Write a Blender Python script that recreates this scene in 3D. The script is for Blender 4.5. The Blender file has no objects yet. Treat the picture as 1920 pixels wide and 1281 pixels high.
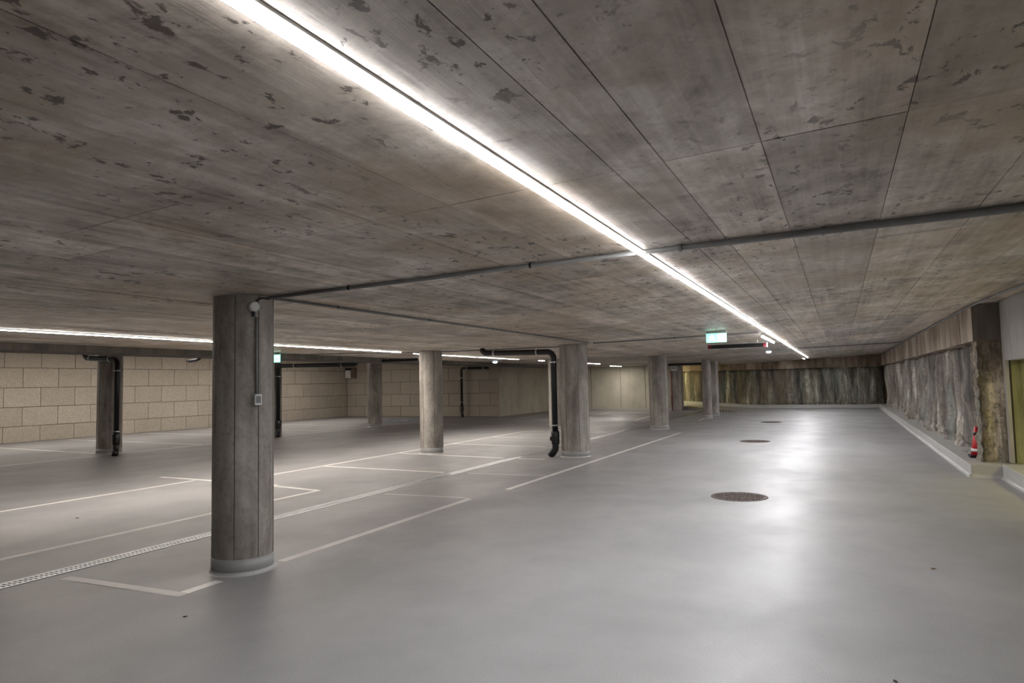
import bpy, bmesh, math, random
from mathutils import Vector, Matrix, noise
random.seed(7)
R = math.radians
sc = bpy.context.scene
COL = sc.collection

# ------------------------------------------------------------------ camera
cam_d = bpy.data.cameras.new('camera'); cam = bpy.data.objects.new('camera', cam_d); COL.objects.link(cam)
cam_d.sensor_width = 36.0; cam_d.lens = 1265.0 * 36.0 / 1920.0
cam_d.clip_start = 0.05; cam_d.clip_end = 200
YAW, PITCH, ROLL = -0.449325, 0.062788, -0.021346
f0 = Vector((math.sin(YAW), math.cos(YAW), 0)); r0 = Vector((math.cos(YAW), -math.sin(YAW), 0)); u0 = Vector((0, 0, 1))
f1 = f0 * math.cos(PITCH) + u0 * math.sin(PITCH); u1 = u0 * math.cos(PITCH) - f0 * math.sin(PITCH)
r2 = r0 * math.cos(ROLL) + u1 * math.sin(ROLL); u2 = u1 * math.cos(ROLL) - r0 * math.sin(ROLL)
cam.matrix_world = Matrix(((r2.x, u2.x, -f1.x, 0), (r2.y, u2.y, -f1.y, 0), (r2.z, u2.z, -f1.z, 1.5), (0, 0, 0, 1)))
sc.camera = cam

# ------------------------------------------------------------------ world and exposure
w = bpy.data.worlds.new('world'); sc.world = w; w.use_nodes = True
w.node_tree.nodes['Background'].inputs[0].default_value = (0.01, 0.01, 0.012, 1)
sc.view_settings.view_transform = 'Standard'; sc.view_settings.look = 'None'
sc.view_settings.exposure = 0.7; sc.view_settings.gamma = 1.0; sc.view_settings.use_curve_mapping = False
sc.cycles.use_denoising = True
sc.cycles.max_bounces = 12; sc.cycles.diffuse_bounces = 8; sc.cycles.glossy_bounces = 5
sc.cycles.sample_clamp_indirect = 6.0
LED_MAIN = 105.0; LED_SIDE = 145.0; LED_BAY = 82.0; LAMP_NICHE = 45.0; LAMP_RAMP = 120.0

# ------------------------------------------------------------------ node helpers
def newmat(name):
    m = bpy.data.materials.new(name); m.use_nodes = True
    nt = m.node_tree; b = nt.nodes['Principled BSDF']
    return m, nt, b
def nd(nt, t, **kw):
    n = nt.nodes.new(t)
    for k, v in kw.items(): setattr(n, k, v)
    return n
def coords(nt, scale, off=(0, 0, 0)):
    g = nd(nt, 'ShaderNodeNewGeometry'); mp = nd(nt, 'ShaderNodeMapping')
    mp.inputs['Scale'].default_value = scale; mp.inputs['Location'].default_value = off
    nt.links.new(g.outputs['Position'], mp.inputs['Vector']); return mp.outputs['Vector']
def noi(nt, vec, scale=1.0, detail=4.0, rough=0.55, dist=0.0):
    n = nd(nt, 'ShaderNodeTexNoise'); n.inputs['Scale'].default_value = scale
    n.inputs['Detail'].default_value = detail; n.inputs['Roughness'].default_value = rough
    n.inputs['Distortion'].default_value = dist
    nt.links.new(vec, n.inputs['Vector']); return n.outputs['Fac']
def ramp(nt, fac, stops):
    r = nd(nt, 'ShaderNodeValToRGB'); e = r.color_ramp.elements
    while len(e) < len(stops): e.new(0.5)
    for i, (p, c) in enumerate(stops):
        e[i].position = p; e[i].color = (c, c, c, 1) if isinstance(c, (int, float)) else (*c, 1)
    nt.links.new(fac, r.inputs['Fac']); return r.outputs['Color']
def mix(nt, fac, a, b, mode='MIX'):
    m = nd(nt, 'ShaderNodeMix', data_type='RGBA', blend_type=mode)
    for sock, v in ((m.inputs['Factor'], fac), (m.inputs['A'], a), (m.inputs['B'], b)):
        if isinstance(v, (int, float)): sock.default_value = v
        elif isinstance(v, tuple): sock.default_value = (*v, 1)
        else: nt.links.new(v, sock)
    return m.outputs['Result']
def rnd(nt):
    o = nd(nt, 'ShaderNodeObjectInfo'); return o.outputs['Random']
def bump(nt, b, h, strength=0.2, dist=0.01):
    bp = nd(nt, 'ShaderNodeBump'); bp.inputs['Strength'].default_value = strength; bp.inputs['Distance'].default_value = dist
    nt.links.new(h, bp.inputs['Height']); nt.links.new(bp.outputs['Normal'], b.inputs['Normal'])
def plain(name, col, rough=0.5, metal=0.0, noise_amt=0.12, scale=8.0):
    m, nt, b = newmat(name); v = coords(nt, (1, 1, 1)); n = noi(nt, v, scale, 4)
    d = tuple(max(0, c * (1 - noise_amt)) for c in col); l = tuple(min(1, c * (1 + noise_amt)) for c in col)
    nt.links.new(ramp(nt, n, [(0.3, d), (0.7, l)]), b.inputs['Base Color'])
    b.inputs['Roughness'].default_value = rough; b.inputs['Metallic'].default_value = metal
    return m
def emit(name, col, strength):
    m, nt, b = newmat(name)
    b.inputs['Base Color'].default_value = (0.8, 0.8, 0.8, 1)
    b.inputs['Emission Color'].default_value = (*col, 1); b.inputs['Emission Strength'].default_value = strength
    return m

# ------------------------------------------------------------------ materials
def mat_ceiling():
    m, nt, b = newmat('ceiling_concrete')
    big = ramp(nt, noi(nt, coords(nt, (0.8, 0.6, 0.5)), 1.0, 6, 0.62, 0.5), [(0.39, 0.0), (0.61, 1.0)])
    streak = ramp(nt, noi(nt, coords(nt, (7, 0.28, 1)), 1.0, 5, 0.6), [(0.38, 0.0), (0.64, 1.0)])
    board = ramp(nt, noi(nt, coords(nt, (26, 0.9, 1), (5, 1, 0)), 1.0, 4, 0.6), [(0.38, 0.0), (0.62, 1.0)])
    fine = noi(nt, coords(nt, (1, 1, 1)), 18, 6, 0.75)
    region = noi(nt, coords(nt, (0.7, 0.5, 0.5), (11, 3, 0)), 1.0, 3, 0.5)
    blot = noi(nt, coords(nt, (1.5, 1, 1), (3, 7, 0)), 9.0, 5, 0.65, 0.4)
    mott = ramp(nt, noi(nt, coords(nt, (1, 0.8, 1), (6, 2, 0)), 3.4, 7, 0.72, 0.4), [(0.41, 0.0), (0.59, 1.0)])
    tone = mix(nt, 0.14, mix(nt, 0.36, mix(nt, 0.42, big, streak), mott), board)
    c = ramp(nt, tone, [(0.10, (0.25, 0.215, 0.187)), (0.42, (0.51, 0.457, 0.405)), (0.66, (0.66, 0.60, 0.54)), (0.90, (0.88, 0.83, 0.78))])
    warm = noi(nt, coords(nt, (0.6, 0.6, 0.5), (2, 9, 0)), 1.4, 4, 0.6)
    c = mix(nt, ramp(nt, warm, [(0.46, 0.0), (0.60, 0.55)]), c, (0.42, 0.325, 0.22))
    c = mix(nt, ramp(nt, fine, [(0.54, 0.0), (0.74, 0.5)]), c, (0.22, 0.18, 0.15))
    msk = mix(nt, 1.0, ramp(nt, blot, [(0.585, 0.0), (0.63, 0.95)]), ramp(nt, region, [(0.42, 0.1), (0.55, 1.0)]), 'MULTIPLY')
    c = mix(nt, msk, c, (0.11, 0.085, 0.07))
    rv = ramp(nt, rnd(nt), [(0.0, (0.76, 0.75, 0.74)), (0.5, (1.0, 0.985, 0.97)), (1.0, (1.2, 1.18, 1.15))])
    nt.links.new(mix(nt, 1.0, c, rv, 'MULTIPLY'), b.inputs['Base Color'])
    nt.links.new(ramp(nt, tone, [(0.1, 0.58), (0.9, 0.40)]), b.inputs['Roughness'])
    bump(nt, b, mix(nt, 0.4, board, fine), 0.3, 0.004)
    return m
def mat_column():
    m, nt, b = newmat('column_concrete')
    big = ramp(nt, noi(nt, coords(nt, (2.2, 2.2, 0.9)), 1.3, 6, 0.65, 0.4), [(0.36, 0.0), (0.64, 1.0)])
    st = ramp(nt, noi(nt, coords(nt, (9, 9, 0.5)), 1.0, 5, 0.6), [(0.36, 0.0), (0.64, 1.0)])
    fine = noi(nt, coords(nt, (1, 1, 1)), 24, 6, 0.75)
    c = ramp(nt, mix(nt, 0.32, big, st), [(0.05, (0.17, 0.15, 0.133)), (0.5, (0.31, 0.28, 0.252)), (0.95, (0.46, 0.43, 0.395))])
    c = mix(nt, ramp(nt, fine, [(0.5, 0.0), (0.72, 0.5)]), c, (0.075, 0.065, 0.058))
    nt.links.new(c, b.inputs['Base Color']); b.inputs['Roughness'].default_value = 0.55
    bump(nt, b, mix(nt, 0.5, st, fine), 0.25, 0.006)
    return m
def mat_wallconc(name, dark, mid, light, rough=0.7, st_amt=.5):
    m, nt, b = newmat(name)
    big = noi(nt, coords(nt, (0.7, 0.7, 0.5)), 1.0, 5, 0.6)
    st = noi(nt, coords(nt, (6, 6, 0.6)), 1.0, 5, 0.65)
    fine = noi(nt, coords(nt, (1, 1, 1)), 26, 5, 0.7)
    c = ramp(nt, mix(nt, st_amt, big, st), [(0.39, dark), (0.5, mid), (0.61, light)])
    c = mix(nt, ramp(nt, fine, [(0.58, 0.0), (0.8, 0.35)]), c, tuple(x * 0.45 for x in dark))
    nt.links.new(c, b.inputs['Base Color']); b.inputs['Roughness'].default_value = rough
    bump(nt, b, mix(nt, 0.7, st, fine), 0.2, 0.004)
    return m
def mat_floor():
    m, nt, b = newmat('epoxy_floor')
    big = noi(nt, coords(nt, (0.5, 0.5, 0.5)), 1.0, 5, 0.6)
    scuff = noi(nt, coords(nt, (0.9, 0.6, 1), (4, 2, 0)), 1.2, 6, 0.65, 0.3)
    grain = noi(nt, coords(nt, (1, 1, 1)), 130, 3, 0.6)
    c = ramp(nt, big, [(0.38, (0.275, 0.271, 0.274)), (0.62, (0.345, 0.338, 0.339))])
    c = mix(nt, ramp(nt, grain, [(0.40, 0.3), (0.6, 0.0)]), c, (0.12, 0.118, 0.118))
    nt.links.new(c, b.inputs['Base Color'])
    nt.links.new(ramp(nt, scuff, [(0.38, 0.42), (0.5, 0.47), (0.62, 0.54)]), b.inputs['Roughness'])
    b.inputs['Specular IOR Level'].default_value = 0.27
    bump(nt, b, mix(nt, 0.6, grain, noi(nt, coords(nt, (1, 1, 1)), 60, 3, 0.5)), 0.3, 0.003)
    return m
def mat_paint(name, col, scuffed=0.4):
    m, nt, b = newmat(name)
    n = noi(nt, coords(nt, (1, 1, 1)), 2.2, 7, 0.75)
    c = ramp(nt, n, [(0.3, tuple(x * (1 - scuffed) for x in col)), (0.6, col)])
    nt.links.new(c, b.inputs['Base Color']); b.inputs['Roughness'].default_value = 0.4
    bump(nt, b, noi(nt, coords(nt, (1, 1, 1)), 110, 3), 0.12, 0.002)
    return m
def mat_block():
    m, nt, b = newmat('wood_fibre_block')
    fine = noi(nt, coords(nt, (1, 1, 1)), 34, 6, 0.75)
    mid = noi(nt, coords(nt, (1, 1, 1)), 2.5, 4, 0.6)
    c = ramp(nt, fine, [(0.3, (0.25, 0.215, 0.17)), (0.5, (0.45, 0.40, 0.335)), (0.7, (0.57, 0.52, 0.45))])
    c = mix(nt, ramp(nt, mid, [(0.35, 0.0), (0.75, 0.35)]), c, (0.36, 0.32, 0.27))
    rv = ramp(nt, rnd(nt), [(0.0, (0.93, 0.925, 0.92)), (1.0, (1.04, 1.035, 1.03))])
    nt.links.new(mix(nt, 1.0, c, rv, 'MULTIPLY'), b.inputs['Base Color'])
    b.inputs['Roughness'].default_value = 0.9
    bump(nt, b, fine, 0.6, 0.01)
    return m
def mat_rock(name, tint=(1, 1, 1)):
    m, nt, b = newmat(name)
    v = coords(nt, (1.6, 1.6, 0.4)); big = noi(nt, v, 1.3, 6, 0.65, 0.8)
    st = noi(nt, coords(nt, (5, 5, 0.5), (2, 1, 0)), 1.0, 6, 0.7)
    fine = noi(nt, coords(nt, (1, 1, 1)), 16, 7, 0.75)
    c = ramp(nt, mix(nt, 0.5, big, st), [(0.40, (0.05, 0.044, 0.038)), (0.47, (0.16, 0.14, 0.122)), (0.54, (0.31, 0.285, 0.255)), (0.60, (0.66, 0.63, 0.59))])
    moss = noi(nt, coords(nt, (2.2, 2.2, 0.35), (9, 5, 2)), 1.0, 5, 0.6)
    c = mix(nt, ramp(nt, moss, [(0.55, 0.0), (0.64, 0.5)]), c, (0.30, 0.345, 0.315))
    rust = noi(nt, coords(nt, (1.2, 1.2, 0.5), (1, 8, 4)), 1.1, 5, 0.6)
    c = mix(nt, ramp(nt, rust, [(0.52, 0.0), (0.64, 0.55)]), c, (0.23, 0.165, 0.115))
    c = mix(nt, ramp(nt, fine, [(0.38, 0.6), (0.50, 0.0)]), c, (0.05, 0.044, 0.039))
    g = nd(nt, 'ShaderNodeRGB'); g.outputs[0].default_value = (*tint, 1)
    nt.links.new(mix(nt, 1.0, c, g.outputs[0], 'MULTIPLY'), b.inputs['Base Color'])
    nt.links.new(ramp(nt, big, [(0.3, 0.45), (0.7, 0.85)]), b.inputs['Roughness'])
    bump(nt, b, mix(nt, 0.5, fine, noi(nt, coords(nt, (1, 1, 1)), 45, 4, 0.7)), 0.6, 0.03)
    return m
def mat_iron():
    m, nt, b = newmat('rusty_cast_iron')
    n = noi(nt, coords(nt, (1, 1, 1)), 26, 6, 0.7)
    nt.links.new(ramp(nt, n, [(0.38, (0.03, 0.02, 0.017)), (0.52, (0.075, 0.052, 0.045)), (0.66, (0.16, 0.13, 0.12))]), b.inputs['Base Color'])
    b.inputs['Roughness'].default_value = 0.72; b.inputs['Specular IOR Level'].default_value = 0.3
    bump(nt, b, n, 0.4, 0.004); return m
M = dict(
    ceiling=mat_ceiling(), column=mat_column(), floor=mat_floor(), block=mat_block(),
    rock=mat_rock('pile_rock', (0.92, 0.88, 0.83)), rock_far=mat_rock('far_pile_rock', (0.88, 0.90, 0.82)),
    pillar_rock=mat_rock('pillar_rubble', (1.0, 0.90, 0.76)),
    wall=mat_wallconc('wall_concrete', (0.37, 0.35, 0.28), (0.46, 0.43, 0.35), (0.53, 0.50, 0.42), st_amt=.25),
    stained=mat_wallconc('stained_beam_concrete', (0.085, 0.058, 0.038), (0.24, 0.175, 0.12), (0.46, 0.385, 0.305), st_amt=.35),
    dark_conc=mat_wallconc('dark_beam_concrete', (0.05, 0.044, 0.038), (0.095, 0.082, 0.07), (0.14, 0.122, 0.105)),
    panel=mat_wallconc('grey_wall_panel', (0.27, 0.25, 0.235), (0.35, 0.325, 0.305), (0.41, 0.39, 0.37), st_amt=.25),
    niche=mat_wallconc('niche_concrete', (0.13, 0.125, 0.075), (0.30, 0.29, 0.19), (0.42, 0.41, 0.28)),
    kerb=mat_paint('grey_kerb_coating', (0.43, 0.42, 0.405), 0.15), cove=mat_paint('pale_cove_coating', (0.47, 0.465, 0.455), 0.2),
    line=mat_paint('white_line_paint', (0.78, 0.77, 0.73), 0.25), worn=mat_paint('worn_line_paint', (0.52, 0.51, 0.49), 0.3),
    blue=mat_paint('blue_marking_paint', (0.06, 0.16, 0.36), 0.2), band=mat_paint('column_base_coating', (0.33, 0.33, 0.325), 0.15),
    pipe=plain('black_plastic_pipe', (0.012, 0.012, 0.015), 0.32), zinc=plain('galvanised_steel', (0.62, 0.64, 0.64), 0.32, 0.9),
    conduit=plain('grey_conduit', (0.21, 0.21, 0.208), 0.45, 0.0), alu=plain('aluminium_profile', (0.55, 0.55, 0.56), 0.35, 0.8),
    white=plain('white_plastic', (0.72, 0.72, 0.70), 0.45), black=plain('black_panel', (0.01, 0.01, 0.012), 0.35),
    red=plain('dark_red_panel', (0.18, 0.008, 0.014), 0.4), conered=plain('red_cone_plastic', (0.5, 0.012, 0.018), 0.45),
    yellow=plain('yellow_paint', (0.62, 0.47, 0.10), 0.6), iron=mat_iron(), hollow_shade=plain('drain_shade', (0.02, 0.02, 0.02), 0.8),
    leaf=plain('dry_leaf_brown', (0.22, 0.12, 0.05), 0.8), dirt=plain('dark_grit', (0.03, 0.027, 0.025), 0.9), redpipe=plain('red_pipe_paint', (0.25, 0.05, 0.04), 0.5),
    brown=plain('brown_duct', (0.16, 0.12, 0.09), 0.6),
    led=emit('led_diffuser_cool', (0.985, 0.985, 1.0), LED_MAIN), lens=emit('led_side_lens', (1.0, 0.97, 0.94), 3.6), led2=emit('led_diffuser_warm', (1.0, 0.92, 0.83), LED_SIDE),
    led3=emit('led_diffuser_bay', (1.0, 0.93, 0.85), LED_BAY),
    lampy=emit('niche_lamp_glow', (0.95, 0.86, 0.34), LAMP_NICHE), lampr=emit('ramp_lamp_glow', (1.0, 0.88, 0.48), LAMP_RAMP),
    mint=emit('exit_sign_green_glow', (0.16, 0.85, 0.58), 1.2), signw=emit('exit_sign_white_glow', (0.80, 1.0, 0.92), 1.8),
    dome=emit('emergency_lamp_glow', (0.78, 0.92, 1.0), 7.0),
)

# ------------------------------------------------------------------ mesh helpers
class MB:
    def __init__(s): s.v = []; s.f = []
    def quad(s, *p):
        n = len(s.v); s.v += [tuple(q) for q in p]; s.f.append(tuple(range(n, n + len(p)))); return s
    def box(s, x0, y0, z0, x1, y1, z1):
        n = len(s.v)
        s.v += [(x0, y0, z0), (x1, y0, z0), (x1, y1, z0), (x0, y1, z0), (x0, y0, z1), (x1, y0, z1), (x1, y1, z1), (x0, y1, z1)]
        s.f += [tuple(n + i for i in q) for q in ((0, 3, 2, 1), (4, 5, 6, 7), (0, 1, 5, 4), (1, 2, 6, 5), (2, 3, 7, 6), (3, 0, 4, 7))]
        return s
    def tube(s, pts, r, n=12, caps=True):
        pts = [Vector(p) for p in pts]; base = len(s.v); prev = None
        rr = r if isinstance(r, (list, tuple)) else [r] * len(pts)
        for i, p in enumerate(pts):
            if i == 0: t = pts[1] - p
            elif i == len(pts) - 1: t = p - pts[-2]
            else: t = (pts[i + 1] - p).normalized() + (p - pts[i - 1]).normalized()
            if t.length < 1e-9: t = Vector((0, 0, 1))
            t.normalize()
            if prev is None:
                a = Vector((0, 0, 1)) if abs(t.z) < 0.9 else Vector((1, 0, 0)); u = t.cross(a).normalized()
            else:
                u = (prev - t * prev.dot(t)).normalized()
            prev = u; vv = t.cross(u)
            for k in range(n):
                an = 2 * math.pi * k / n; s.v.append(tuple(p + (u * math.cos(an) + vv * math.sin(an)) * rr[i]))
        for i in range(len(pts) - 1):
            for k in range(n):
                a = base + i * n + k; b2 = base + i * n + (k + 1) % n
                s.f.append((a, b2, b2 + n, a + n))
        if caps:
            s.f.append(tuple(base + k for k in range(n))[::-1]); s.f.append(tuple(base + (len(pts) - 1) * n + k for k in range(n)))
        return s
    def lathe(s, prof, n=32, cx=0, cy=0):
        base = len(s.v)
        for r, z in prof:
            for k in range(n):
                a = 2 * math.pi * k / n; s.v.append((cx + r * math.cos(a), cy + r * math.sin(a), z))
        for i in range(len(prof) - 1):
            for k in range(n):
                a = base + i * n + k; b2 = base + i * n + (k + 1) % n
                s.f.append((a, b2, b2 + n, a + n))
        s.f.append(tuple(base + k for k in range(n))[::-1]); s.f.append(tuple(base + (len(prof) - 1) * n + k for k in range(n)))
        return s
    def mesh(s, name, mat, smooth=False, bevel=0.0):
        me = bpy.data.meshes.new(name); me.from_pydata(s.v, [], s.f)
        bm = bmesh.new(); bm.from_mesh(me); bmesh.ops.recalc_face_normals(bm, faces=bm.faces)
        if bevel: bmesh.ops.bevel(bm, geom=list(bm.edges), offset=bevel, segments=1, affect='EDGES')
        bm.to_mesh(me); bm.free(); me.materials.append(M[mat])
        if smooth:
            me.polygons.foreach_set('use_smooth', [len(p.vertices) == 4 for p in me.polygons])
        return me
    def build(s, name, mat, parent=None, smooth=False, bevel=0.0):
        return link(name, s.mesh(name, mat, smooth, bevel), parent)
def link(name, me, parent=None):
    o = bpy.data.objects.new(name, me); COL.objects.link(o)
    if parent is not None:
        o.parent = parent; o.matrix_parent_inverse = parent.matrix_basis.inverted()
    return o
def empty(name, loc): 
    o = bpy.data.objects.new(name, None); COL.objects.link(o); o.location = loc; return o
def tag(o, label, cat, group=None):
    o['label'] = label; o['category'] = cat
    if group: o['group'] = group
    return o
def struct(o, label, cat):
    o['kind'] = 'structure'; return tag(o, label, cat)
def arc(p, a, b, r, n=6):
    """rounded elbow at p between directions a (incoming from) and b (outgoing to)"""
    p, a, b = Vector(p), Vector(a).normalized(), Vector(b).normalized(); out = []
    for i in range(n + 1):
        t = i / n * math.pi / 2; out.append(p + a * r * (1 - math.sin(t)) + b * r * (1 - math.cos(t)))
    return out

# ------------------------------------------------------------------ dimensions
H = 2.28; XC = -4.6; SL = 0.0426
def cz(x): return H if x <= XC else H + SL * (x - XC)
XL, XR, YB, YF = -23.1, 2.2, -6.0, 37.0

# ------------------------------------------------------------------ floor
floor = MB().box(-25, YB - .3, -0.25, 6, 42, 0).build('floor', 'floor')
struct(floor, 'glossy grey coated garage floor', 'floor')
LZ = [0.0016]
def fline(x0, y0, x1, y1, w=0.09, mat='line', name='bay_line'):
    d = Vector((x1 - x0, y1 - y0, 0)); n = Vector((-d.y, d.x, 0)).normalized() * w / 2
    a, b = Vector((x0, y0, 0.0)), Vector((x1, y1, 0.0)); LZ[0] += 2e-5; z = Vector((0, 0, LZ[0]))
    m = MB(); m.quad(a - n + z, b - n + z, b + n + z, a + n + z)
    return m.build(name, mat, floor)
# aisle edge line beside the near column row
fline(-4.46, 3.47, -4.46, 3.86); fline(-4.45, 4.5, -4.45, 7.85, mat='worn'); fline(-4.32, 8.7, -4.16, 19.6)
fline(-5.75, 3.45, -4.41, 3.5, mat='worn')
fline(-9.78, 2.0, -9.78, 7.95); fline(-9.02, 8.9, -8.99, 19.45); fline(-10.8, 8.07, -7.97, 7.97); fline(-7.97, 7.9, -6.92, 7.75)
fline(-6.95, 2.5, -6.97, 5.9, mat='worn'); fline(-6.97, 5.9, -6.94, 7.75)
for x0, y0, x1, y1 in ((-9.02, 10.2, -6.2, 10.05), (-9.05, 12.65, -6.2, 12.35), (-8.95, 15.0, -6.3, 14.75), (-8.95, 17.2, -6.2, 17.02), (-8.98, 19.45, -6.2, 19.45)): fline(x0, y0, x1, y1)
fline(-5.85, 12.3, -5.3, 12.38)
for x0, y0, x1, y1 in ((-5.8, 7.82, -4.5, 7.9), (-5.75, 10.08, -4.25, 10.22)): fline(x0, y0, x1, y1, 0.06, 'worn')
fline(-22.6, 11.1, -16.4, 10.62); fline(-15.95, 6.0, -15.9, 24.9)
for y in (13.3, 16.1, 18.6, 21.3): fline(-22.6, y + .3, -15.95, y - .1)
fline(-15.95, 24.9, -22.6, 25.2); fline(-16.0, 26.9, -12.4, 25.9); fline(-12.45, 25.9, -12.65, 29.9)
fline(-9.9, 28.0, -10.1, 31.6); fline(-8.9, 25.4, -4.75, 25.6); fline(-7.1, 25.45, -7.4, 29.2); fline(-4.75, 25.6, -4.75, 26.7)
# accessible bay symbol: blue square with white wheel figure
MB().quad((-17.9, 23.9, .002), (-16.5, 23.9, .002), (-16.5, 25.1, .002), (-17.9, 25.1, .002)).build('bay_symbol', 'blue', floor)
s_ = MB()
for k in range(16):
    a0, a1 = 2 * math.pi * k / 16, 2 * math.pi * (k + 1) / 16
    if k in (3, 4): continue
    s_.quad(*[(-17.2 + q * math.cos(a), 24.4 + q * math.sin(a), .0035) for q, a in ((.34, a0), (.34, a1), (.25, a1), (.25, a0))])
s_.quad((-17.3, 24.6, .0035), (-17.2, 24.6, .0035), (-17.2, 25.0, .0035), (-17.3, 25.0, .0035))
s_.quad((-17.3, 24.5, .0035), (-16.8, 24.15, .0035), (-16.75, 24.22, .0035), (-17.25, 24.58, .0035))
s_.build('wheelchair_figure', 'line', floor)

# drain channel
dr = tag(empty('drain_channel', (-5.98, 12.0, 0)), 'long galvanised slotted drain channel running past the columns', 'drain')
for sx in (-1, 1): MB().box(-5.98 + sx * .072 - .012, 1.5, 0.0005, -5.98 + sx * .072 + .012, 33.5, 0.006).build('channel_rail', 'zinc', dr)
MB().quad((-6.045, 1.5, .001), (-5.915, 1.5, .001), (-5.915, 33.5, .001), (-6.045, 33.5, .001)).build('channel_shade', 'hollow_shade', dr)  # flat black strip paints the shade of a hollow under the grates
g = MB()
for k in range(25):
    y = k * .04
    g.quad((-.058, y, .0), (.058, y + .012, .0), (.058, y + .032, .0), (-.058, y + .020, .0))
for sx in (-1, 0, 1): g.quad((sx * .053 - .006, 0, .0006), (sx * .053 + .006, 0, .0006), (sx * .053 + .006, .99, .0006), (sx * .053 - .006, .99, .0006))
gm = g.mesh('grate', 'zinc')
for k in range(32):
    o = link('grate', gm); o.parent = dr; o.location = (0, 1.5 + k - 12.0, 0.0035)

# manhole covers
def manhole(x, y, r, label):
    t = tag(empty('manhole_cover', (x, y, 0)), label, 'manhole cover', 'manhole covers along the aisle')
    m = MB(); n = 40
    for k in range(n):
        a0, a1 = 2 * math.pi * k / n, 2 * math.pi * (k + 1) / n
        for (ra, za), (rb, zb) in (((r, .0005), (r - .004, .006)), ((r - .004, .006), (r - .032, .006)), ((r - .032, .006), (r - .035, .001))):
            m.quad(*[(x + q * math.cos(a), y + q * math.sin(a), z) for q, z, a in ((ra, za, a0), (ra, za, a1), (rb, zb, a1), (rb, zb, a0))])
    m.build('frame_ring', 'iron', t)
    MB().lathe([(r - .036, .0005), (r - .036, .004)], 40, x, y).build('lid', 'iron', t)
    st = MB(); q = .05; i = 0
    k = int(r / q)
    for a in range(-k, k + 1):
        for c in range(-k, k + 1):
            px, py = a * q + (c % 2) * q / 2, c * q
            if px * px + py * py < (r - .065) ** 2: st.box(x + px - .015, y + py - .015, .004, x + px + .015, y + py + .015, .011)
    o = st.build('stud_pattern', 'iron', t); o['kind'] = 'stuff'
manhole(-1.215, 9.1, .35, 'round rusty iron manhole cover nearest the camera in the aisle')
manhole(-1.885, 17.2, .35, 'round iron manhole cover midway along the aisle')
manhole(-2.16, 24.83, .35, 'small looking far manhole cover, last of the three in the aisle')

# ------------------------------------------------------------------ ceiling
ceil = MB()
ceil.quad((-11.09, YB, H + .012), (XC, YB, H + .012), (XC, 42, H + .012), (-11.09, 42, H + .012))
ceil.quad((XC, YB, H + .012), (6, YB, cz(6) + .012), (6, 42, cz(6) + .012), (XC, 42, H + .012))
ceil.quad((-25, YB, 3.0), (-11.99, YB, 3.0), (-11.99, 42, 3.0), (-25, 42, 3.0))
ceil.box(-25, YB, 3.05, 6, 42, 3.2)
ceiling = ceil.build('ceiling', 'ceiling'); struct(ceiling, 'board-marked bare concrete ceiling slab', 'ceiling')
xj_r = [-4.6, -4.1, -3.6, -3.1, -2.67, -2.21, -1.73, -1.27, -.86, -.64, -.24, .28, .81, 1.33, 1.86, 2.2]
xj_l = [-11.09, -10.6, -10.1, -9.6, -9.1, -8.6, -8.1, -7.6, -7.1, -6.6, -6.1, -5.6, -5.1, -4.6]
yj = [.35, 2.88, 5.45, 8.0, 10.5, 13.0, 15.5, 18.0, 20.5]
G = .0045
cache = {}
def panel_mesh(wd, ln):
    k = (round(wd, 3), round(ln, 3))
    if k not in cache:
        cache[k] = MB().box(G / 2, G / 2, 0, wd - G / 2, ln - G / 2, .010).mesh('formwork_panel', 'ceiling')
    return cache[k]
ang = math.atan(SL); rp = random.Random(3)
far_p = MB()
def far_panel(x0, x1, y0, y1, dz):
    z0, z1 = cz(x0) + dz, cz(x1) + dz
    n = len(far_p.v); a, b_, c, d = x0 + G / 2, x1 - G / 2, y0 + G / 2, y1 - G / 2
    far_p.v += [(a, c, z0), (b_, c, z1), (b_, d, z1), (a, d, z0), (a, c, z0 + .01), (b_, c, z1 + .01), (b_, d, z1 + .01), (a, d, z0 + .01)]
    far_p.f += [tuple(n + i for i in q) for q in ((0, 3, 2, 1), (0, 1, 5, 4), (1, 2, 6, 5), (2, 3, 7, 6), (3, 0, 4, 7))]
for xs, tilt in ((xj_l, False), (xj_r, True)):
    for i in range(len(xs) - 1):
        sh = -.78 if xs[i] < -3.0 else 0.0
        if xs[i] < -3 and i % 4 == 1: sh += .35
        wd = xs[i + 1] - xs[i]
        for j in range(len(yj) - 1):
            me = panel_mesh(wd / (math.cos(ang) if tilt else 1), yj[j + 1] - yj[j])
            o = link('formwork_panel', me, None); o.parent = ceiling
            o.location = (xs[i], yj[j] + sh, cz(xs[i]) + rp.uniform(-.0015, .0015))
            if tilt: o.rotation_euler = (0, -ang, 0)
        ys = [20.5 + sh, 23, 25.5, 28, 30.5, 33, 35.5, 38]
        for j in range(len(ys) - 1): far_panel(xs[i], xs[i + 1], ys[j], ys[j + 1], rp.uniform(-.0015, .0015))
        ys = [YB, -4.7, -2.2, .35 + sh]
        for j in range(len(ys) - 1): far_panel(xs[i], xs[i + 1], ys[j], ys[j + 1], rp.uniform(-.0015, .0015))
o = far_p.build('formwork_panel_field', 'ceiling', ceiling); o['kind'] = 'stuff'
beam = MB().box(-11.99, YB, 2.172, -11.09, 28, 3.0).build('trim_1', 'dark_conc'); struct(beam, 'dark downstand concrete beam above the left parking bays', 'beam')

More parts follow.
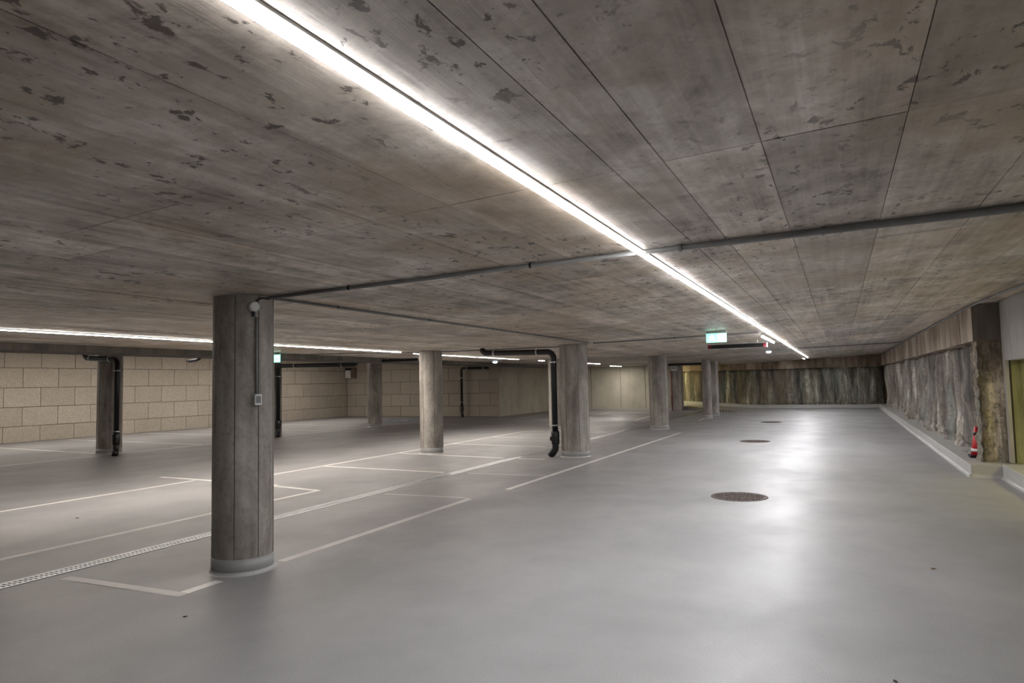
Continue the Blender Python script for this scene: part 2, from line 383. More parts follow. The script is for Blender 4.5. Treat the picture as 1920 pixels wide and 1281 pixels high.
# ------------------------------------------------------------------ left and rear block walls
wl = MB().box(XL - .4, YB, 0, XL - .02, 28.4, 3.05).build('wall_left', 'dark_conc'); struct(wl, 'pale block wall along the left parking bays', 'wall')
wb = MB().box(XL - .4, 28.02, 0, -14.3, 28.4, 3.05).build('wall_back', 'dark_conc'); struct(wb, 'pale block wall behind the left parking bays', 'wall')
courses = [0, .5, 1.1, 1.71, 2.33, 3.0]
bc = {}
def block(parent, axis, a0, a1, z0, z1):
    ln, ht = a1 - a0, z1 - z0; k = (axis, round(ln, 3), round(ht, 3))
    if k not in bc:
        g2 = .008
        m = MB()
        if axis == 'y': m.box(-.03, g2, g2, .0, ln - g2, ht - g2)
        else: m.box(g2, 0, g2, ln - g2, .03, ht - g2)
        bc[k] = m.mesh('block', 'block', bevel=.004)
    o = link('block', bc[k]); o.parent = parent; d = random.uniform(-.004, .004)
    o.location = (XL + d, a0, z0) if axis == 'y' else (a0, 28.0 + d, z0)
for r in range(5):
    y = 7.6 + (.54 if r % 2 else 0)
    while y < 27.9:
        y1 = min(y + 1.075, 28.0); block(wl, 'y', y, y1, courses[r], courses[r + 1]); y = y1
    x = XL + .0; first = .56 if r % 2 else 1.12
    while x < -14.3:
        x1 = min(x + first, -14.22); first = 1.12
        if x1 > x + .05: block(wb, 'x', x, x1, courses[r], courses[r + 1])
        x = x1
MB().box(XL - .4, YB, 0, XL, 7.6, 3.05).build('wall_lining', 'wall', wl)

# concrete walls at the back of the centre bays
ws = MB().box(-14.32, 28.035, 0, -14.22, 34.3, 3.05).box(-14.6, 28.42, 0, -14.33, 34.3, 3.05).build('wall_side', 'wall'); struct(ws, 'shaded plain concrete side wall beyond the block wall', 'wall')
wc = MB().box(-14.6, 34.0, 0, -7.62, 34.35, 3.05).build('wall_centre', 'wall')
MB().box(-7.62, 33.9, 0, -7.08, 34.45, 2.33).build('wall_end_pier', 'column', wc)
struct(wc, 'light washed concrete wall at the far end of the centre bays', 'wall')
for x in (-13.0, -11.8, -10.2, -8.9): MB().box(x - .006, 33.985, 0.1, x + .006, 34.002, 2.28).build('formwork_seam', 'dark_conc', wc)
MB().box(-14.2, 33.93, 0, -7.62, 34.0, .1).build('wall_skirting', 'kerb', wc)

# unseen end wall added to enclose the bounce light, dark to weaken it
wn = MB().box(-25, YB - .3, 0, 6, YB, 3.2).build('wall_near_unseen', 'dark_conc'); struct(wn, 'unseen dark wall added behind the viewer to limit bounced light', 'wall')

# ------------------------------------------------------------------ right wall
wr = MB().box(2.62, 12.3, 0, 2.9, 37.4, 2.9).build('wall_right', 'stained'); struct(wr, 'rough bored pile wall with concrete capping beam along the aisle', 'wall')
ub = MB()
n0 = len(ub.v)
for y in (12.2, 37.2):
    ub.v += [(1.85, y, 2.0), (2.65, y, 2.0), (2.65, y, cz(2.65) + .01), (1.85, y, cz(1.85) + .01)]
ub.f += [(0, 1, 2, 3), (4, 7, 6, 5), (0, 4, 5, 1), (3, 2, 6, 7), (0, 3, 7, 4), (1, 5, 6, 2)]
ub.build('capping_beam', 'stained', wr)
MB().box(1.848, 12.19, 2.0, 2.21, 12.2, cz(1.85)).build('beam_end_face', 'dark_conc', wr)
for y in (13.35, 15.1, 20.4): MB().box(1.846, y - .008, 2.02, 1.852, y + .008, cz(1.85)).build('formwork_seam', 'dark_conc', wr)

def pile(parent, cx, cy, rad, depth, face, z0, z1, seed, mat, foot=.08, rough=.09):
    """half-round rough pile; face = outward direction"""
    fx, fy = face; sx, sy = -fy, fx
    na, nz = 22, 40; m = MB(); z0 -= .0
    for i in range(nz + 1):
        t = i / nz; z = z0 + (z1 - z0) * t
        for k in range(na + 1):
            a = math.pi * k / na; s = -math.cos(a) * rad; d = math.sin(a) * depth
            P = Vector((s * 1.6 + seed * 7.3, d + seed, z * .3)); Q = Vector((s * 5 + seed, seed * 3, z * 1.8))
            d += rough * 1.3 * noise.noise(P * 1.6) + rough * .45 * noise.noise(Q) + rough * .3 * noise.noise(Q * 2.7)
            d += foot * max(0, 1 - t * 4) ** .7 + .03 * math.sin(s * 9 + seed)
            if t < .12: d += .10 * noise.noise(Vector((s * 4 + seed, z * 9, 1)))
            if t > .9: d -= (t - .9) * 1.2
            s2 = s + .03 * noise.noise(Vector((seed, z * 2.2, s * 2)))
            m.v.append((cx + fx * d + sx * s2, cy + fy * d + sy * s2, z + (.05 * noise.noise(Vector((s * 6, seed, 0))) if i == 0 else 0)))
    for i in range(nz):
        for k in range(na):
            a = i * (na + 1) + k; m.f.append((a, a + 1, a + na + 2, a + na + 1))
    return m.build('bored_pile', mat, parent, smooth=True)
rr = random.Random(11)
ys = [13.75, 15.1, 16.55, 17.75, 19.0, 20.2, 21.4, 22.7, 23.9, 25.1, 26.5, 27.8, 29.1, 30.5, 31.9, 33.3, 34.7, 36.1]
for i, y in enumerate(ys):
    pile(wr, 2.56, y, .66 + rr.uniform(-.05, .05), .60 + rr.uniform(-.17, .06), (-1, 0), .17, 2.12, 1.7 + i * 2.31, 'rock', foot=.08, rough=.10)
# pillar of rubble at the beam end
pm = MB(); nx, nz = 14, 44
for i in range(nz + 1):
    z = .17 + (2.02 - .17) * i / nz
    for k in range(3 * nx + 1):
        if k <= nx: x, y, ox, oy = 1.87, 12.62 - .40 * k / nx, -1, 0
        elif k <= 2 * nx: x, y, ox, oy = 1.87 + .36 * (k - nx) / nx, 12.22, 0, -1
        else: x, y, ox, oy = 2.23, 12.22 + .40 * (k - 2 * nx) / nx, 1, 0
        if k == nx: ox, oy = -.7, -.7
        if k == 2 * nx: ox, oy = .3, -.3
        d = .05 * noise.noise(Vector((x * 9, y * 9, z * 7))) + .03 * noise.noise(Vector((x * 22, y * 22, z * 18))) - .03
        if x > 2.12: d *= .3
        pm.v.append((x + ox * d, y + oy * d, z))
for i in range(nz):
    for k in range(3 * nx):
        a = i * (3 * nx + 1) + k; pm.f.append((a, a + 1, a + 3 * nx + 2, a + 3 * nx + 1))
pm.build('rubble_pillar', 'pillar_rock', wr, smooth=True)
# grey panels above the lit opening
pr_ = MB().box(2.24, YB, 1.69, 2.6, 12.2, 2.9).box(2.24, YB, 0, 2.6, 6.2, 1.69)
pw = pr_.build('wall_right_near', 'panel'); struct(pw, 'grey concrete panel wall above the lit opening', 'wall')
for a, b_ in ((11.62, 12.19), (9.9, 11.605), (7.9, 9.885), (5.9, 7.885), (3.9, 5.885), (1.9, 3.885), (-.1, 1.885), (-2.1, -.115)):
    MB().box(2.2, a, 1.69 if a > 5 else .2, 2.238, b_, cz(2.2)).build('wall_panel', 'panel', pw, bevel=.004)
MB().box(2.2, 12.05, .2, 2.245, 12.19, 1.69).build('opening_jamb', 'panel', pw)
# niche behind the opening
nw = MB().box(2.3, 12.21, 0, 5.2, 12.35, 2.0).box(5.0, 5.8, 0, 5.2, 12.3, 2.0).box(2.6, 5.8, 0, 5.2, 6.0, 2.0).box(2.45, 5.8, 1.98, 5.2, 12.3, 2.05)
nw = nw.build('wall_niche', 'niche'); struct(nw, 'yellow lit concrete wall inside the opening on the right', 'wall')
lamp = tag(empty('bulkhead_lamp', (3.6, 11.0, 1.98)), 'yellow bulkhead lamp under the soffit of the right opening', 'lamp')
MB().box(3.4, 9.6, 1.945, 3.7, 10.3, 1.98).build('lamp_body', 'white', lamp); MB().box(3.42, 9.62, 1.915, 3.68, 10.28, 1.945).build('lamp_diffuser', 'lampy', lamp)
# plinth, kerb and coves
def kerb_run(name, pts, parent=None):
    pass
pl = MB().box(1.67, 11.83, 0, 2.63, 36.72, .18).build('baseboard_right', 'kerb', bevel=.006); struct(pl, 'raised grey coated kerb below the pile wall', 'kerb')
ps = MB().box(2.05, YB, 0, 5.2, 11.83, .2).build('trim_2', 'kerb', bevel=.006); struct(ps, 'raised grey sill step under the lit opening', 'kerb')
def cove(parent, a, b, out, s=.03):
    a, b, out = Vector(a), Vector(b), Vector(out) * s; up = Vector((0, 0, s)); m = MB()
    prev = None
    for i in range(5):
        t = i / 4 * math.pi / 2; off = out * (1 - math.sin(t)) + up * (1 - math.cos(t)) + Vector((0, 0, .001))
        cur = (a + off, b + off)
        if prev: m.quad(prev[0], prev[1], cur[1], cur[0])
        prev = cur
    return m.build('cove_fillet', 'cove', parent, smooth=True)
cove(pl, (1.67, 11.8, 0), (1.67, 36.7, 0), (-1, 0, 0), .045); cove(pl, (1.64, 11.83, 0), (2.05, 11.83, 0), (0, -1, 0), .045); cove(ps, (2.05, YB, 0), (2.05, 11.8, 0), (-1, 0, 0), .045)

# ------------------------------------------------------------------ far wall and ramp
wf = MB().box(-14.6, 37.35, 0, 2.9, 37.7, 3.0).build('wall_far', 'stained'); struct(wf, 'dark stained pile wall closing the far end of the aisle', 'wall')
cb = MB(); n0 = 0
for y in (36.9, 37.36):
    cb.v += [(-14.5, y, 1.97), (1.84, y, 1.97), (1.84, y, cz(1.84) + .01), (XC, y, H + .01), (-14.5, y, H + .01)]
cb.f += [(0, 1, 2, 3, 4), (9, 8, 7, 6, 5), (0, 5, 6, 1), (1, 6, 7, 2), (0, 4, 9, 5)]
cb.build('capping_beam', 'stained', wf)
x = 1.35; i = 0
while x > -9.5:
    pile(wf, x, 37.32, .62, .24 + rr.uniform(-.08, .1), (0, -1), .1, 2.02, 50.3 + i * 1.93, 'rock_far', foot=.03, rough=.05); i += 1
    x -= rr.uniform(.82, 1.05)
kf = MB().box(-4.0, 36.72, 0, 2.63, 37.0, .15).build('baseboard_far', 'kerb', bevel=.006); struct(kf, 'low grey kerb at the foot of the far wall', 'kerb')
cove(kf, (-4.0, 36.72, 0), (1.67, 36.72, 0), (0, -1, 0), .05)
rs = .066
def rz(x): return max(0.0, (-4.0 - x) * rs)
rm = MB()
top = [(-4.2, 32.3, .002), (-4.0, 37.0, .002), (-13.5, 37.0, rz(-13.5)), (-13.5, 34.4, rz(-13.5)), (-6.9, 34.4, rz(-6.9))]
rm.quad(*top)
for a, b_ in ((0, 4), (4, 3)):
    p, q = top[a], top[b_]; rm.quad(p, (p[0], p[1], 0), (q[0], q[1], 0), q)
ramp_o = rm.build('ramp', 'floor'); struct(ramp_o, 'low ramp curving up behind the far columns', 'ramp')
kr = MB()
kr.v += [(-4.0, 36.72, 0), (-4.0, 37.0, 0), (-4.0, 37.0, .15), (-4.0, 36.72, .15), (-13.5, 36.72, rz(-13.5) - .1), (-13.5, 37.0, rz(-13.5) - .1), (-13.5, 37.0, rz(-13.5) + .15), (-13.5, 36.72, rz(-13.5) + .15)]
kr.f += [(0, 1, 2, 3), (4, 7, 6, 5), (3, 2, 6, 7), (0, 3, 7, 4), (1, 5, 6, 2), (0, 4, 5, 1)]
kr.build('ramp_kerb', 'cove', ramp_o)
hz = tag(empty('hazard_edging', (-5.5, 33.3, .1)), 'yellow and black striped edging along the ramp', 'edging')
A, B = Vector((-4.2, 32.3, .004)), Vector((-6.9, 34.4, rz(-6.9) + .004)); dA = B - A; nrm = Vector((dA.y, -dA.x, 0)).normalized()
if nrm.y > 0: nrm = -nrm
inn = -nrm
for nm, mt, par in (('yellow_stripe', 'yellow', 0), ('black_stripe', 'black', 1)):
    m = MB()
    for k in range(34):
        if k % 2 != par: continue
        p, q = A + dA * (k / 34), A + dA * ((k + 1) / 34); sk = dA * .012; z = Vector((0, 0, .003))
        m.quad(p + nrm * .004, q + nrm * .004, q + inn * .05 + sk + z, p + inn * .05 + sk + z)
        m.quad(p + nrm * .004, q + nrm * .004, Vector((q.x, q.y, max(.001, q.z - .035))) + nrm * .004, Vector((p.x, p.y, max(.001, p.z - .035))) + nrm * .004)
    m.build(nm, mt, hz)['kind'] = 'stuff'
rl = tag(empty('ramp_lamp', (-9.3, 35.6, H)), 'yellowish ceiling lamp above the ramp behind the pier', 'lamp')
MB().box(-9.9, 35.5, H - .05, -8.7, 35.7, H).build('lamp_body', 'white', rl); MB().box(-9.88, 35.52, H - .08, -8.72, 35.68, H - .05).build('lamp_diffuser', 'lampr', rl)

# ------------------------------------------------------------------ columns
def column(x, y, r, top, label, seams, band=.13):
    t = tag(empty('concrete_column', (x, y, 0)), label, 'column', 'round concrete columns')
    n = 64; m = MB(); prof = [0.0, .4, .9, 1.4, 1.9, top]
    for z in prof:
        for k in range(n):
            a = 2 * math.pi * k / n; q = r + .0015 * noise.noise(Vector((math.cos(a) * 3 + x, math.sin(a) * 3 + y, z)))
            m.v.append((x + q * math.cos(a), y + q * math.sin(a), z))
    for i in range(len(prof) - 1):
        for k in range(n):
            a = i * n + k; b_ = i * n + (k + 1) % n; m.f.append((a, b_, b_ + n, a + n))
    m.build('shaft', 'column', t, smooth=True)
    for s in seams:
        a = R(s); m = MB()
        m.tube([(x + (r - .001) * math.cos(a), y + (r - .001) * math.sin(a), band), (x + (r - .001) * math.cos(a), y + (r - .001) * math.sin(a), top - .01)], .0042, 6)
        m.build('formwork_seam', 'dark_conc', t)
    MB().lathe([(r + .003, 0), (r + .003, band)], 64, x, y).build('base_band', 'band', t, smooth=True)
    m = MB(); n = 48; pv = None
    for i in range(5):
        tt = i / 4 * math.pi / 2; q = r + .003 + .03 * (1 - math.sin(tt)); z = .001 + .03 * (1 - math.cos(tt))
        cur = [(x + q * math.cos(2 * math.pi * k / n), y + q * math.sin(2 * math.pi * k / n), z) for k in range(n)]
        if pv:
            for k in range(n): m.quad(pv[k], pv[(k + 1) % n], cur[(k + 1) % n], cur[k])
        pv = cur
    m.build('cove_fillet', 'cove', t, smooth=True)
    return t
column(-4.58, 4.2, .245, cz(-4.4), 'thick round concrete column nearest the camera with a socket on it', (-58, -14, 31, 150))
column(-4.89, 13.02, .287, H, 'round concrete column with black drainpipe standing beside it in the aisle row', (-105, -52, 20, 140))
column(-5.09, 20.99, .285, H, 'round concrete column just right of the light washed far wall', (-110, -60, 10))
column(-4.66, 27.1, .17, H, 'slim far column in front of its twin by the striped ramp', (-70,))
column(-4.76, 29.5, .17, H, 'slim far column half hidden behind its twin by the ramp', (-70,))
column(-8.23, 12.84, .255, H, 'round concrete column between the drainpipe column and the shaded bay column', (-100, -42, 30))
column(-8.22, 20.3, .27, H, 'pale lit column partly hidden behind the black drainpipe', (-110, -60))
column(-15.84, 20.79, .265, 3.0, 'dark round column in front of the block wall corner', (-95, -30))
column(-16.3, 10.77, .28, 3.0, 'leftmost round column with a black drainpipe at its side', (-85, -30))
column(-16.17, 16.0, .27, 3.0, 'dark column mostly hidden behind the nearest column', (-95, -30))

# ------------------------------------------------------------------ LED strip lights
def led(x, y0, y1, z, wd, mat, label, cap_len=4.0, ht=.018):
    if mat == 'led2': ht = .009
    t = tag(empty('led_strip_light', (x, (y0 + y1) / 2, z)), label, 'light', 'linear ceiling lights')
    MB().box(x - wd / 2 - .006, y0, z - .010, x + wd / 2 + .006, y1, z + .014).build('profile', 'alu', t)
    y = y0
    while y < y1 - .05:
        e = min(y + cap_len, y1)
        d_ = MB().box(x - wd / 2, y + .003, z - .011 - ht, x + wd / 2, e - .003, z - .010 - ht).build('diffuser', mat, t)
        sl_ = MB().box(x - wd / 2 + .0005, y + .003, z - .010 - ht, x + wd / 2 - .0005, e - .003, z - .010).build('side_lens', 'lens', d_); y = e
    return t
zc = cz(-1.22)
led(-1.22, .9, 33.2, zc, .036, 'led', 'long bright white light strip running along the aisle ceiling')
led(-1.44, 33.6, 35.3, cz(-1.44), .034, 'led', 'short end piece of the aisle light strip near the far wall', 3)
led(-1.36, 14.4, 17.2, cz(-1.36) - .05, .03, 'led', 'short white light tube hanging beside the long aisle strip', 4)
led(-8.87, 4.2, 12.6, H, .036, 'led2', 'thin warm light strip left of the nearest column')
led(-9.05, 13.4, 19.2, H, .036, 'led2', 'warm light strip section behind the middle column')
led(-9.1, 20.9, 21.4, H, .036, 'led2', 'very short light strip piece behind the drainpipe arm')
led(-9.1, 25.2, 27.4, H, .036, 'led2', 'short warm light strip right of the drainpipe column')
led(-9.9, 31.4, 33.2, H, .036, 'led2', 'farthest warm light strip washing the far concrete wall')
led(-20.3, 7.0, 25.0, 3.0, .05, 'led3', 'warm light strip above the left parking bays behind the beam')
for x in (-1.36,):
    pass

# ------------------------------------------------------------------ emergency domes
def dome(x, y, z, label):
    t = tag(empty('emergency_light', (x, y, z)), label, 'light', 'emergency dome lights')
    MB().lathe([(.085, z - .025), (.09, z)], 24, x, y).build('base_ring', 'white', t)
    MB().lathe([(.03, z - .075), (.06, z - .066), (.078, z - .045), (.08, z - .025)], 24, x, y).build('dome', 'dome', t, smooth=True)
dome(-2.0, 23.2, cz(-2.0), 'small bluish dome light beside the aisle strip')
dome(-10.34, 20.1, H, 'small bluish dome light above the shaded block wall')

# ------------------------------------------------------------------ exit signs
def exit_sign(x, y, z, wd, ht, label):
    """hangs from z (ceiling), faces -Y"""
    t = tag(empty('exit_sign', (x, y, z)), label, 'exit sign', 'illuminated exit signs')
    MB().box(x - wd / 2, y - .025, z - .045, x + wd / 2, y + .025, z).build('housing', 'alu', t, bevel=.004)
    b0, b1 = z - .05 - ht, z - .05
    MB().box(x - wd / 2, y - .008, b0, x + wd / 2, y + .008, b1).build('glowing_panel', 'mint', t)
    yy = y - .0095
    def Q(*p): return [(x - wd / 2 + a * wd, yy, b0 + b_ * ht) for a, b_ in p]
    fig = MB()
    fig.quad(*Q(*[(.30 + .035 * math.cos(k * .785), .80 + .065 * math.sin(k * .785)) for k in range(8)]))
    fig.quad(*Q((.24, .44), (.31, .44), (.35, .70), (.26, .70)))            # torso
    fig.quad(*Q((.26, .68), (.14, .58), (.16, .52), (.28, .60)))             # arm back
    fig.quad(*Q((.34, .68), (.43, .54), (.40, .50), (.32, .60)))             # arm front
    fig.quad(*Q((.24, .46), (.12, .28), (.16, .22), (.29, .42)))             # leg back
    fig.quad(*Q((.26, .46), (.38, .34), (.33, .14), (.37, .13), (.43, .37), (.31, .47)))  # leg front
    fig.build('running_figure', 'signw', t)
    dm = MB(); dm.quad(*Q((.56, .1), (.95, .1), (.95, .9), (.56, .9))); dm.build('door_panel', 'signw', t)
    ar = MB(); yy -= .001
    ar.quad(*Q((.68, .62), (.83, .62), (.83, .45), (.68, .45))); ar.quad(*Q((.63, .46), (.755, .20), (.88, .46))); ar.build('down_arrow', 'mint', t)
exit_sign(-1.98, 12.7, cz(-1.98), .36, .165, 'illuminated green exit sign hanging over the aisle')
exit_sign(-10.87, 10.8, H, .33, .165, 'illuminated green exit sign just right of the nearest column')

# ------------------------------------------------------------------ black bars hanging from the ceiling
def bar(x0, x1, y, z0, z1, zt, label, ends):
    t = tag(empty('hanging_bar_sign', ((x0 + x1) / 2, y, z0)), label, 'hanging bar', 'black bars hanging under the ceiling')
    e = .07 if ends else 0
    MB().box(x0 + e, y - .03, z0, x1 - e, y + .03, z1).build('black_body', 'black', t, bevel=.004)
    if ends:
        MB().box(x0, y - .031, z0, x0 + e, y + .031, z1).build('red_end', 'red', t)
        MB().box(x1 - e, y - .031, z0, x1, y + .031, z1).build('red_end', 'red', t)
        MB().box(x1, y - .04, z0 - .006, x1 + .02, y + .04, z1 + .006).build('white_end_cap', 'white', t)
        MB().box(x0 + .3, y - .032, z1, x1 + .02, y + .032, z1 + .008).build('white_top_rail', 'white', t)
    for f in (.15, .85):
        xx = x0 + (x1 - x0) * f; MB().tube([(xx, y, z1), (xx, y, zt(xx))], .005, 6).build('hanger_rod', 'zinc', t)
bar(-2.79, -1.47, 16.6, 2.235, 2.325, cz, 'black hanging bar with dark red ends below the exit sign', True)
bar(-11.02, -9.86, 14.8, 2.155, 2.225, cz, 'black hanging bar left of the middle column', False)
bar(-6.36, -4.97, 28.1, 2.11, 2.205, cz, 'far black hanging bar in front of the ramp opening', False)

# ------------------------------------------------------------------ conduits
def conduit(pts, r, label, clip_every=2.2, clip_mat='pipe'):
    t = tag(empty('cable_conduit', pts[0]), label, 'conduit', 'cable conduits under the ceiling')
    MB().tube(pts, r, 10).build('tube', 'conduit', t, smooth=True)
    for a, b_ in zip(pts[:-1], pts[1:]):
        a, b_ = Vector(a), Vector(b_); L = (b_ - a).length; k = max(1, int(L / clip_every)); d = (b_ - a) / L
        cm = MB()
        for i in range(k):
            p = a + d * (L * (i + .5) / k); rc = r if not isinstance(r, list) else r[-1]; cm = MB(); cm.tube([p - d * .009, p + d * .009], rc * 1.15, 8)
            cm.box(p.x - .008, p.y - .008, p.z, p.x + .008, p.y + .008, p.z + rc + .004); cm.build('clip', clip_mat, t)
    return t
def cpt(x, y, r): return (x, y, cz(x) - r - .004)
conduit([cpt(-4.3, 4.22, .017), cpt(-1.25, 4.61, .017)], .017, 'grey conduit from the nearest column to the aisle light strip', 1.1)
conduit([cpt(-1.19, 4.63, .017), cpt(-.7, 4.68, .022), cpt(.6, 4.85, .027), cpt(2.15, 5.1, .027)], [.017, .022, .027, .027], 'thick grey conduit from the light strip to the right wall', 1.1, 'conduit')
conduit([cpt(-4.33, 4.3, .012), cpt(-4.38, 12.5, .012)], .012, 'thin conduit along the ceiling from the nearest to the second column', 1.4)
conduit([cpt(-11.0, 11.7, .011), cpt(-9.3, 12.45, .011), cpt(-8.3, 13.15, .011), cpt(-5.25, 13.33, .011)], .011, 'thin conduit crossing the centre bay ceiling', 1.6)
conduit([cpt(-4.36, 12.75, .014), cpt(-1.4, 13.95, .014)], .014, 'thin conduit from the second column to the aisle strip', 1.6)
conduit([cpt(-8.5, 21.9, .013), cpt(-1.27, 22.62, .013)], .013, 'far thin conduit left of the aisle strip', 2.2)
conduit([cpt(-1.17, 22.7, .013), cpt(1.78, 24.2, .013)], .013, 'far thin conduit from the aisle strip to the right wall', 1.5)
conduit([(1.83, 36.5, cz(1.8) - .03), (1.83, 12.1, cz(1.8) - .03), (1.96, 10.1, cz(1.96) - .03), (2.17, 7.5, cz(2.1) - .03)], .016, 'conduit with black clips along the top of the right wall', 1.25)

# ------------------------------------------------------------------ drainpipes
def dpipe(foot, top_z, run_dir, run_len, r, label, end_up, zt, knob=(-1, 0), cl=(.35, .92), drop=0.0, footdir=(-1, 0)):
    x, y = foot; t = tag(empty('drain_pipe', (x, y, 0)), label, 'drain pipe', 'black drainpipes')
    d = Vector((*run_dir, 0)).normalized(); eb = r * 2.1
    P = [Vector((x, y, .5))] + arc((x, y, top_z), (0, 0, -1), d, eb)
    E2 = Vector((x, y, top_z + drop)) + d * run_len
    if end_up:
        P += arc(E2, -d, (0, 0, 1), eb) + [Vector((E2.x, E2.y, zt))]
    else: P += [E2]
    MB().tube(P, r, 16).build('pipe_run', 'pipe', t, smooth=True)
    fd = Vector((*footdir, 0)).normalized()
    MB().tube([Vector((x, y, .5)), Vector((x, y, .24)), Vector((x, y, .16)) + fd * .005, Vector((x, y, .09)) + fd * .05, Vector((x, y, .02)) + fd * .12], [r, r * 1.08, r * 1.12, r * 1.12, r * 1.08], 16).build('foot_bend', 'pipe', t, smooth=True)
    MB().lathe([(r * 1.3, .26), (r * 1.38, .30), (r * 1.38, .50), (r * 1.2, .53)], 20, x, y).build('cleanout_body', 'pipe', t, smooth=True)
    kd = Vector((*knob, 0)).normalized(); p = Vector((x, y, .37))
    MB().tube([p, p + kd * (r * 1.75)], r * .75, 14).build('cleanout_cap', 'pipe', t)
    for c_ in cl:
        z = top_z * c_; MB().lathe([(r * 1.2, z - .012), (r * 1.2, z + .012)], 20, x, y).build('pipe_clamp', 'zinc', t)
    for f in (.22, .82):
        p = Vector((x, y, top_z + drop * f)) + d * run_len * f
        MB().tube([p - d * .014, p + d * .014], r * 1.16, 16).build('pipe_clamp', 'zinc', t)
        MB().tube([p + Vector((0, 0, r)), Vector((p.x, p.y, zt))], .006, 6).build('hanger_rod', 'zinc', t)
    return t
dpipe((-5.25, 12.82), 2.14, (-1, 0), 1.66, .061, 'black drainpipe with long horizontal arm beside the second aisle column', True, H, (-1, -.3), (.30, .90), .03)
dpipe((-15.5, 10.41), 2.29, (-1, -.06), 1.14, .062, 'black drainpipe on the leftmost column with short arm', True, 3.0, (1, -.3), (.25, .88), .06, (1, -1))
dpipe((-15.88, 15.94), 2.22, (1, 0), 3.1, .062, 'black drainpipe right of the nearest column with arm towards the middle', True, 3.0, (1, -.3), (.2, .85), -.05, (1, -1))
dpipe((-16.05, 27.7), 2.29, (1, 0), 1.45, .062, 'black drainpipe on the shaded part of the block wall', False, 2.9, (1, -.5), (.3, .8), -.02, (.6, -.6))
pe = tag(empty('pipe_stub', (-19.9, 16.1, 2.5)), 'short black pipe stub hanging left of the nearest column', 'pipe')
MB().tube([(-20.22, 16.1, 2.54), (-20.1, 16.1, 2.52), (-19.75, 16.1, 2.55), (-19.6, 16.1, 2.62)], .055, 12).build('stub', 'pipe', pe, smooth=True)
MB().tube([(-20.0, 16.1, 2.56), (-20.0, 16.1, 3.0)], .006, 6).build('hanger_rod', 'zinc', pe)

# ------------------------------------------------------------------ fittings on the nearest column
ux, uy = .92, -.39
sx_, sy_ = -4.35, 4.115
jd = tag(empty('junction_box', (-4.345, 4.09, 2.19)), 'small round grey junction box at the top of the nearest column', 'junction box')
c0 = Vector((-4.365, 4.095, 2.185)); nv = Vector((ux, uy, 0)).normalized()
MB().tube([c0 - nv * .01, c0 + nv * .05, c0 + nv * .058], [.042, .042, .034], 20).build('box_body', 'white', jd, smooth=True)
MB().tube([c0 + Vector((0, 0, .03)), c0 + nv * .03 + Vector((.02, .06, .075)), Vector((-4.31, 4.22, 2.262))], .008, 8).build('cable_tail', 'pipe', jd)
MB().tube([c0 + nv * .03 + Vector((0, 0, -.03)), c0 + nv * .03 + Vector((0, 0, -.085))], [.016, .012], 12).build('cable_gland', 'pipe', jd)
pc = Vector((sx_ + .012, sy_, 0))
sk = tag(empty('wall_socket', (sx_, sy_, 1.4)), 'small grey socket box on the nearest column below a vertical tube', 'socket')
p0 = Vector((-4.345, 4.12, 1.415)); sd = Vector((-nv.y, nv.x, 0))
m = MB()
for zz in (-.045, .045):
    for s2, d2 in ((-.03, -.02), (.03, -.02), (.03, .045), (-.03, .045)): m.v.append(tuple(p0 + sd * s2 + nv * d2 + Vector((0, 0, zz))))
m.f += [(0, 3, 2, 1), (4, 5, 6, 7), (0, 1, 5, 4), (1, 2, 6, 5), (2, 3, 7, 6), (3, 0, 4, 7)]
m.build('socket_box', 'white', sk, bevel=.004)
m = MB(); q = p0 + nv * .047
m.quad(*[q + sd * a + Vector((0, 0, b_)) for a, b_ in ((-.02, -.028), (.02, -.028), (.02, .03), (-.02, .03))]); m.build('socket_flap', 'conduit', sk)
ct = tag(empty('cable_tube', (-4.335, 4.11, 1.46)), 'vertical grey cable tube running down the nearest column', 'conduit')
MB().tube([Vector((-4.335, 4.11, 2.10)), Vector((-4.335, 4.115, 1.46))], .0105, 12).build('tube', 'conduit', ct, smooth=True)
for z in (1.95, 1.65): MB().tube([Vector((-4.335, 4.11, z)), Vector((-4.335, 4.11, z + .02))], .014, 10).build('clip', 'conduit', ct)

# ------------------------------------------------------------------ wall boxes and far sign
bx = tag(empty('wall_box', (-22.9, 27.9, 2.2)), 'white equipment box high on the block wall corner', 'wall box')
MB().box(-23.02, 27.75, 1.98, -22.72, 27.99, 2.38).build('box_body', 'white', bx, bevel=.01); MB().box(-23.02, 27.77, 2.38, -22.72, 27.99, 2.5).build('dark_top', 'black', bx)
bp = tag(empty('wall_duct', (-22.6, 27.9, 2.2)), 'short brown duct beside the white wall box', 'duct'); MB().box(-22.68, 27.8, 1.98, -22.46, 27.99, 2.52).build('duct_body', 'brown', bp, bevel=.006)
sg = tag(empty('wall_notice', (-7.36, 33.88, 2.1)), 'small white notice with dark lines on the far concrete pier', 'notice')
MB().box(-7.54, 33.87, 1.98, -7.24, 33.9, 2.2).build('notice_plate', 'white', sg)
for z in (2.14, 2.08): MB().box(-7.50, 33.866, z, -7.28, 33.87, z + .025).build('dark_line', 'black', sg)
rp_ = tag(empty('red_riser', (-7.5, 33.86, 0)), 'thin red riser pipe on the far concrete pier', 'pipe')
MB().tube([(-7.53, 33.86, 0), (-7.53, 33.86, 1.97)], .02, 10).build('riser_tube', 'redpipe', rp_, smooth=True); MB().tube([(-7.53, 33.86, .62), (-7.53, 33.86, .72)], .05, 10).build('valve', 'redpipe', rp_)

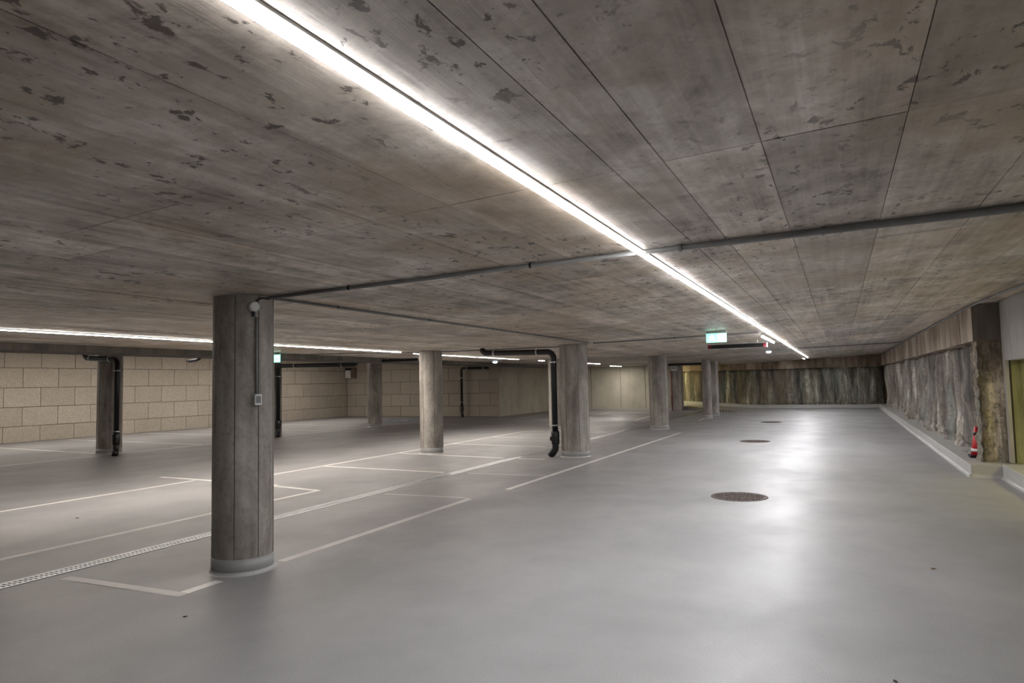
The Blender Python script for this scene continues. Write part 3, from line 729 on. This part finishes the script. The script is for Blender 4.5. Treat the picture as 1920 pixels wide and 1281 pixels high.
# ------------------------------------------------------------------ traffic cone
tc = tag(empty('traffic_cone', (2.0, 12.9, .18)), 'red traffic cone with black base half hidden behind the rubble pillar', 'traffic cone')
cx_, cy_ = 1.93, 12.93
MB().box(cx_ - .12, cy_ - .12, .18, cx_ + .12, cy_ + .12, .22).build('cone_base', 'black', tc, bevel=.008)
MB().lathe([(.095, .22), (.062, .44), (.060, .445), (.028, .66), (.022, .665)], 24, cx_, cy_).build('cone_body', 'conered', tc, smooth=True)
MB().lathe([(.0535, .53), (.047, .575)], 24, cx_, cy_).build('black_ring', 'black', tc, smooth=True)
MB().lathe([(.091, .275), (.0845, .32)], 24, cx_, cy_).build('white_ring', 'white', tc, smooth=True)

# ------------------------------------------------------------------ litter on the floor
def leaf(x, y, s, rot, mat, label, cat, name):
    m = MB(); pts = [(-1, 0), (-.45, .42), (.15, .5), (.6, .26), (1, 0), (.6, -.26), (.15, -.5), (-.45, -.42)]
    c_, s_ = math.cos(rot), math.sin(rot); n = len(pts)
    rim = [(x + (a * c_ - b_ * s_) * s, y + (a * s_ + b_ * c_) * s, .004 + .2 * s * abs(b_) + .15 * s * abs(a)) for a, b_ in pts]
    m.v = rim + [(x, y, .0025)] + [(p[0], p[1], p[2] - .002) for p in rim] + [(x, y, .0008)]
    for k in range(n):
        m.f.append((k, (k + 1) % n, n)); m.f.append((n + 1 + (k + 1) % n, n + 1 + k, 2 * n + 1)); m.f.append((k, n + 1 + k, n + 1 + (k + 1) % n, (k + 1) % n))
    return tag(m.build(name, mat), label, cat)
leaf(.59, 6.2, .022, .3, 'leaf', 'tiny dry brown leaf on the empty right side of the floor', 'leaf', 'dry_leaf')
leaf(-3.98, 3.17, .016, 1.0, 'dirt', 'dark speck of dirt in front of the nearest column', 'debris', 'floor_debris')
leaf(.18, 3.87, .018, 2.0, 'dirt', 'dark speck of dirt at the bottom edge of the floor', 'debris', 'floor_debris')
leaf(-8.31, 5.11, .025, .6, 'dirt', 'dark speck of dirt on the floor left of the drain', 'debris', 'floor_debris')
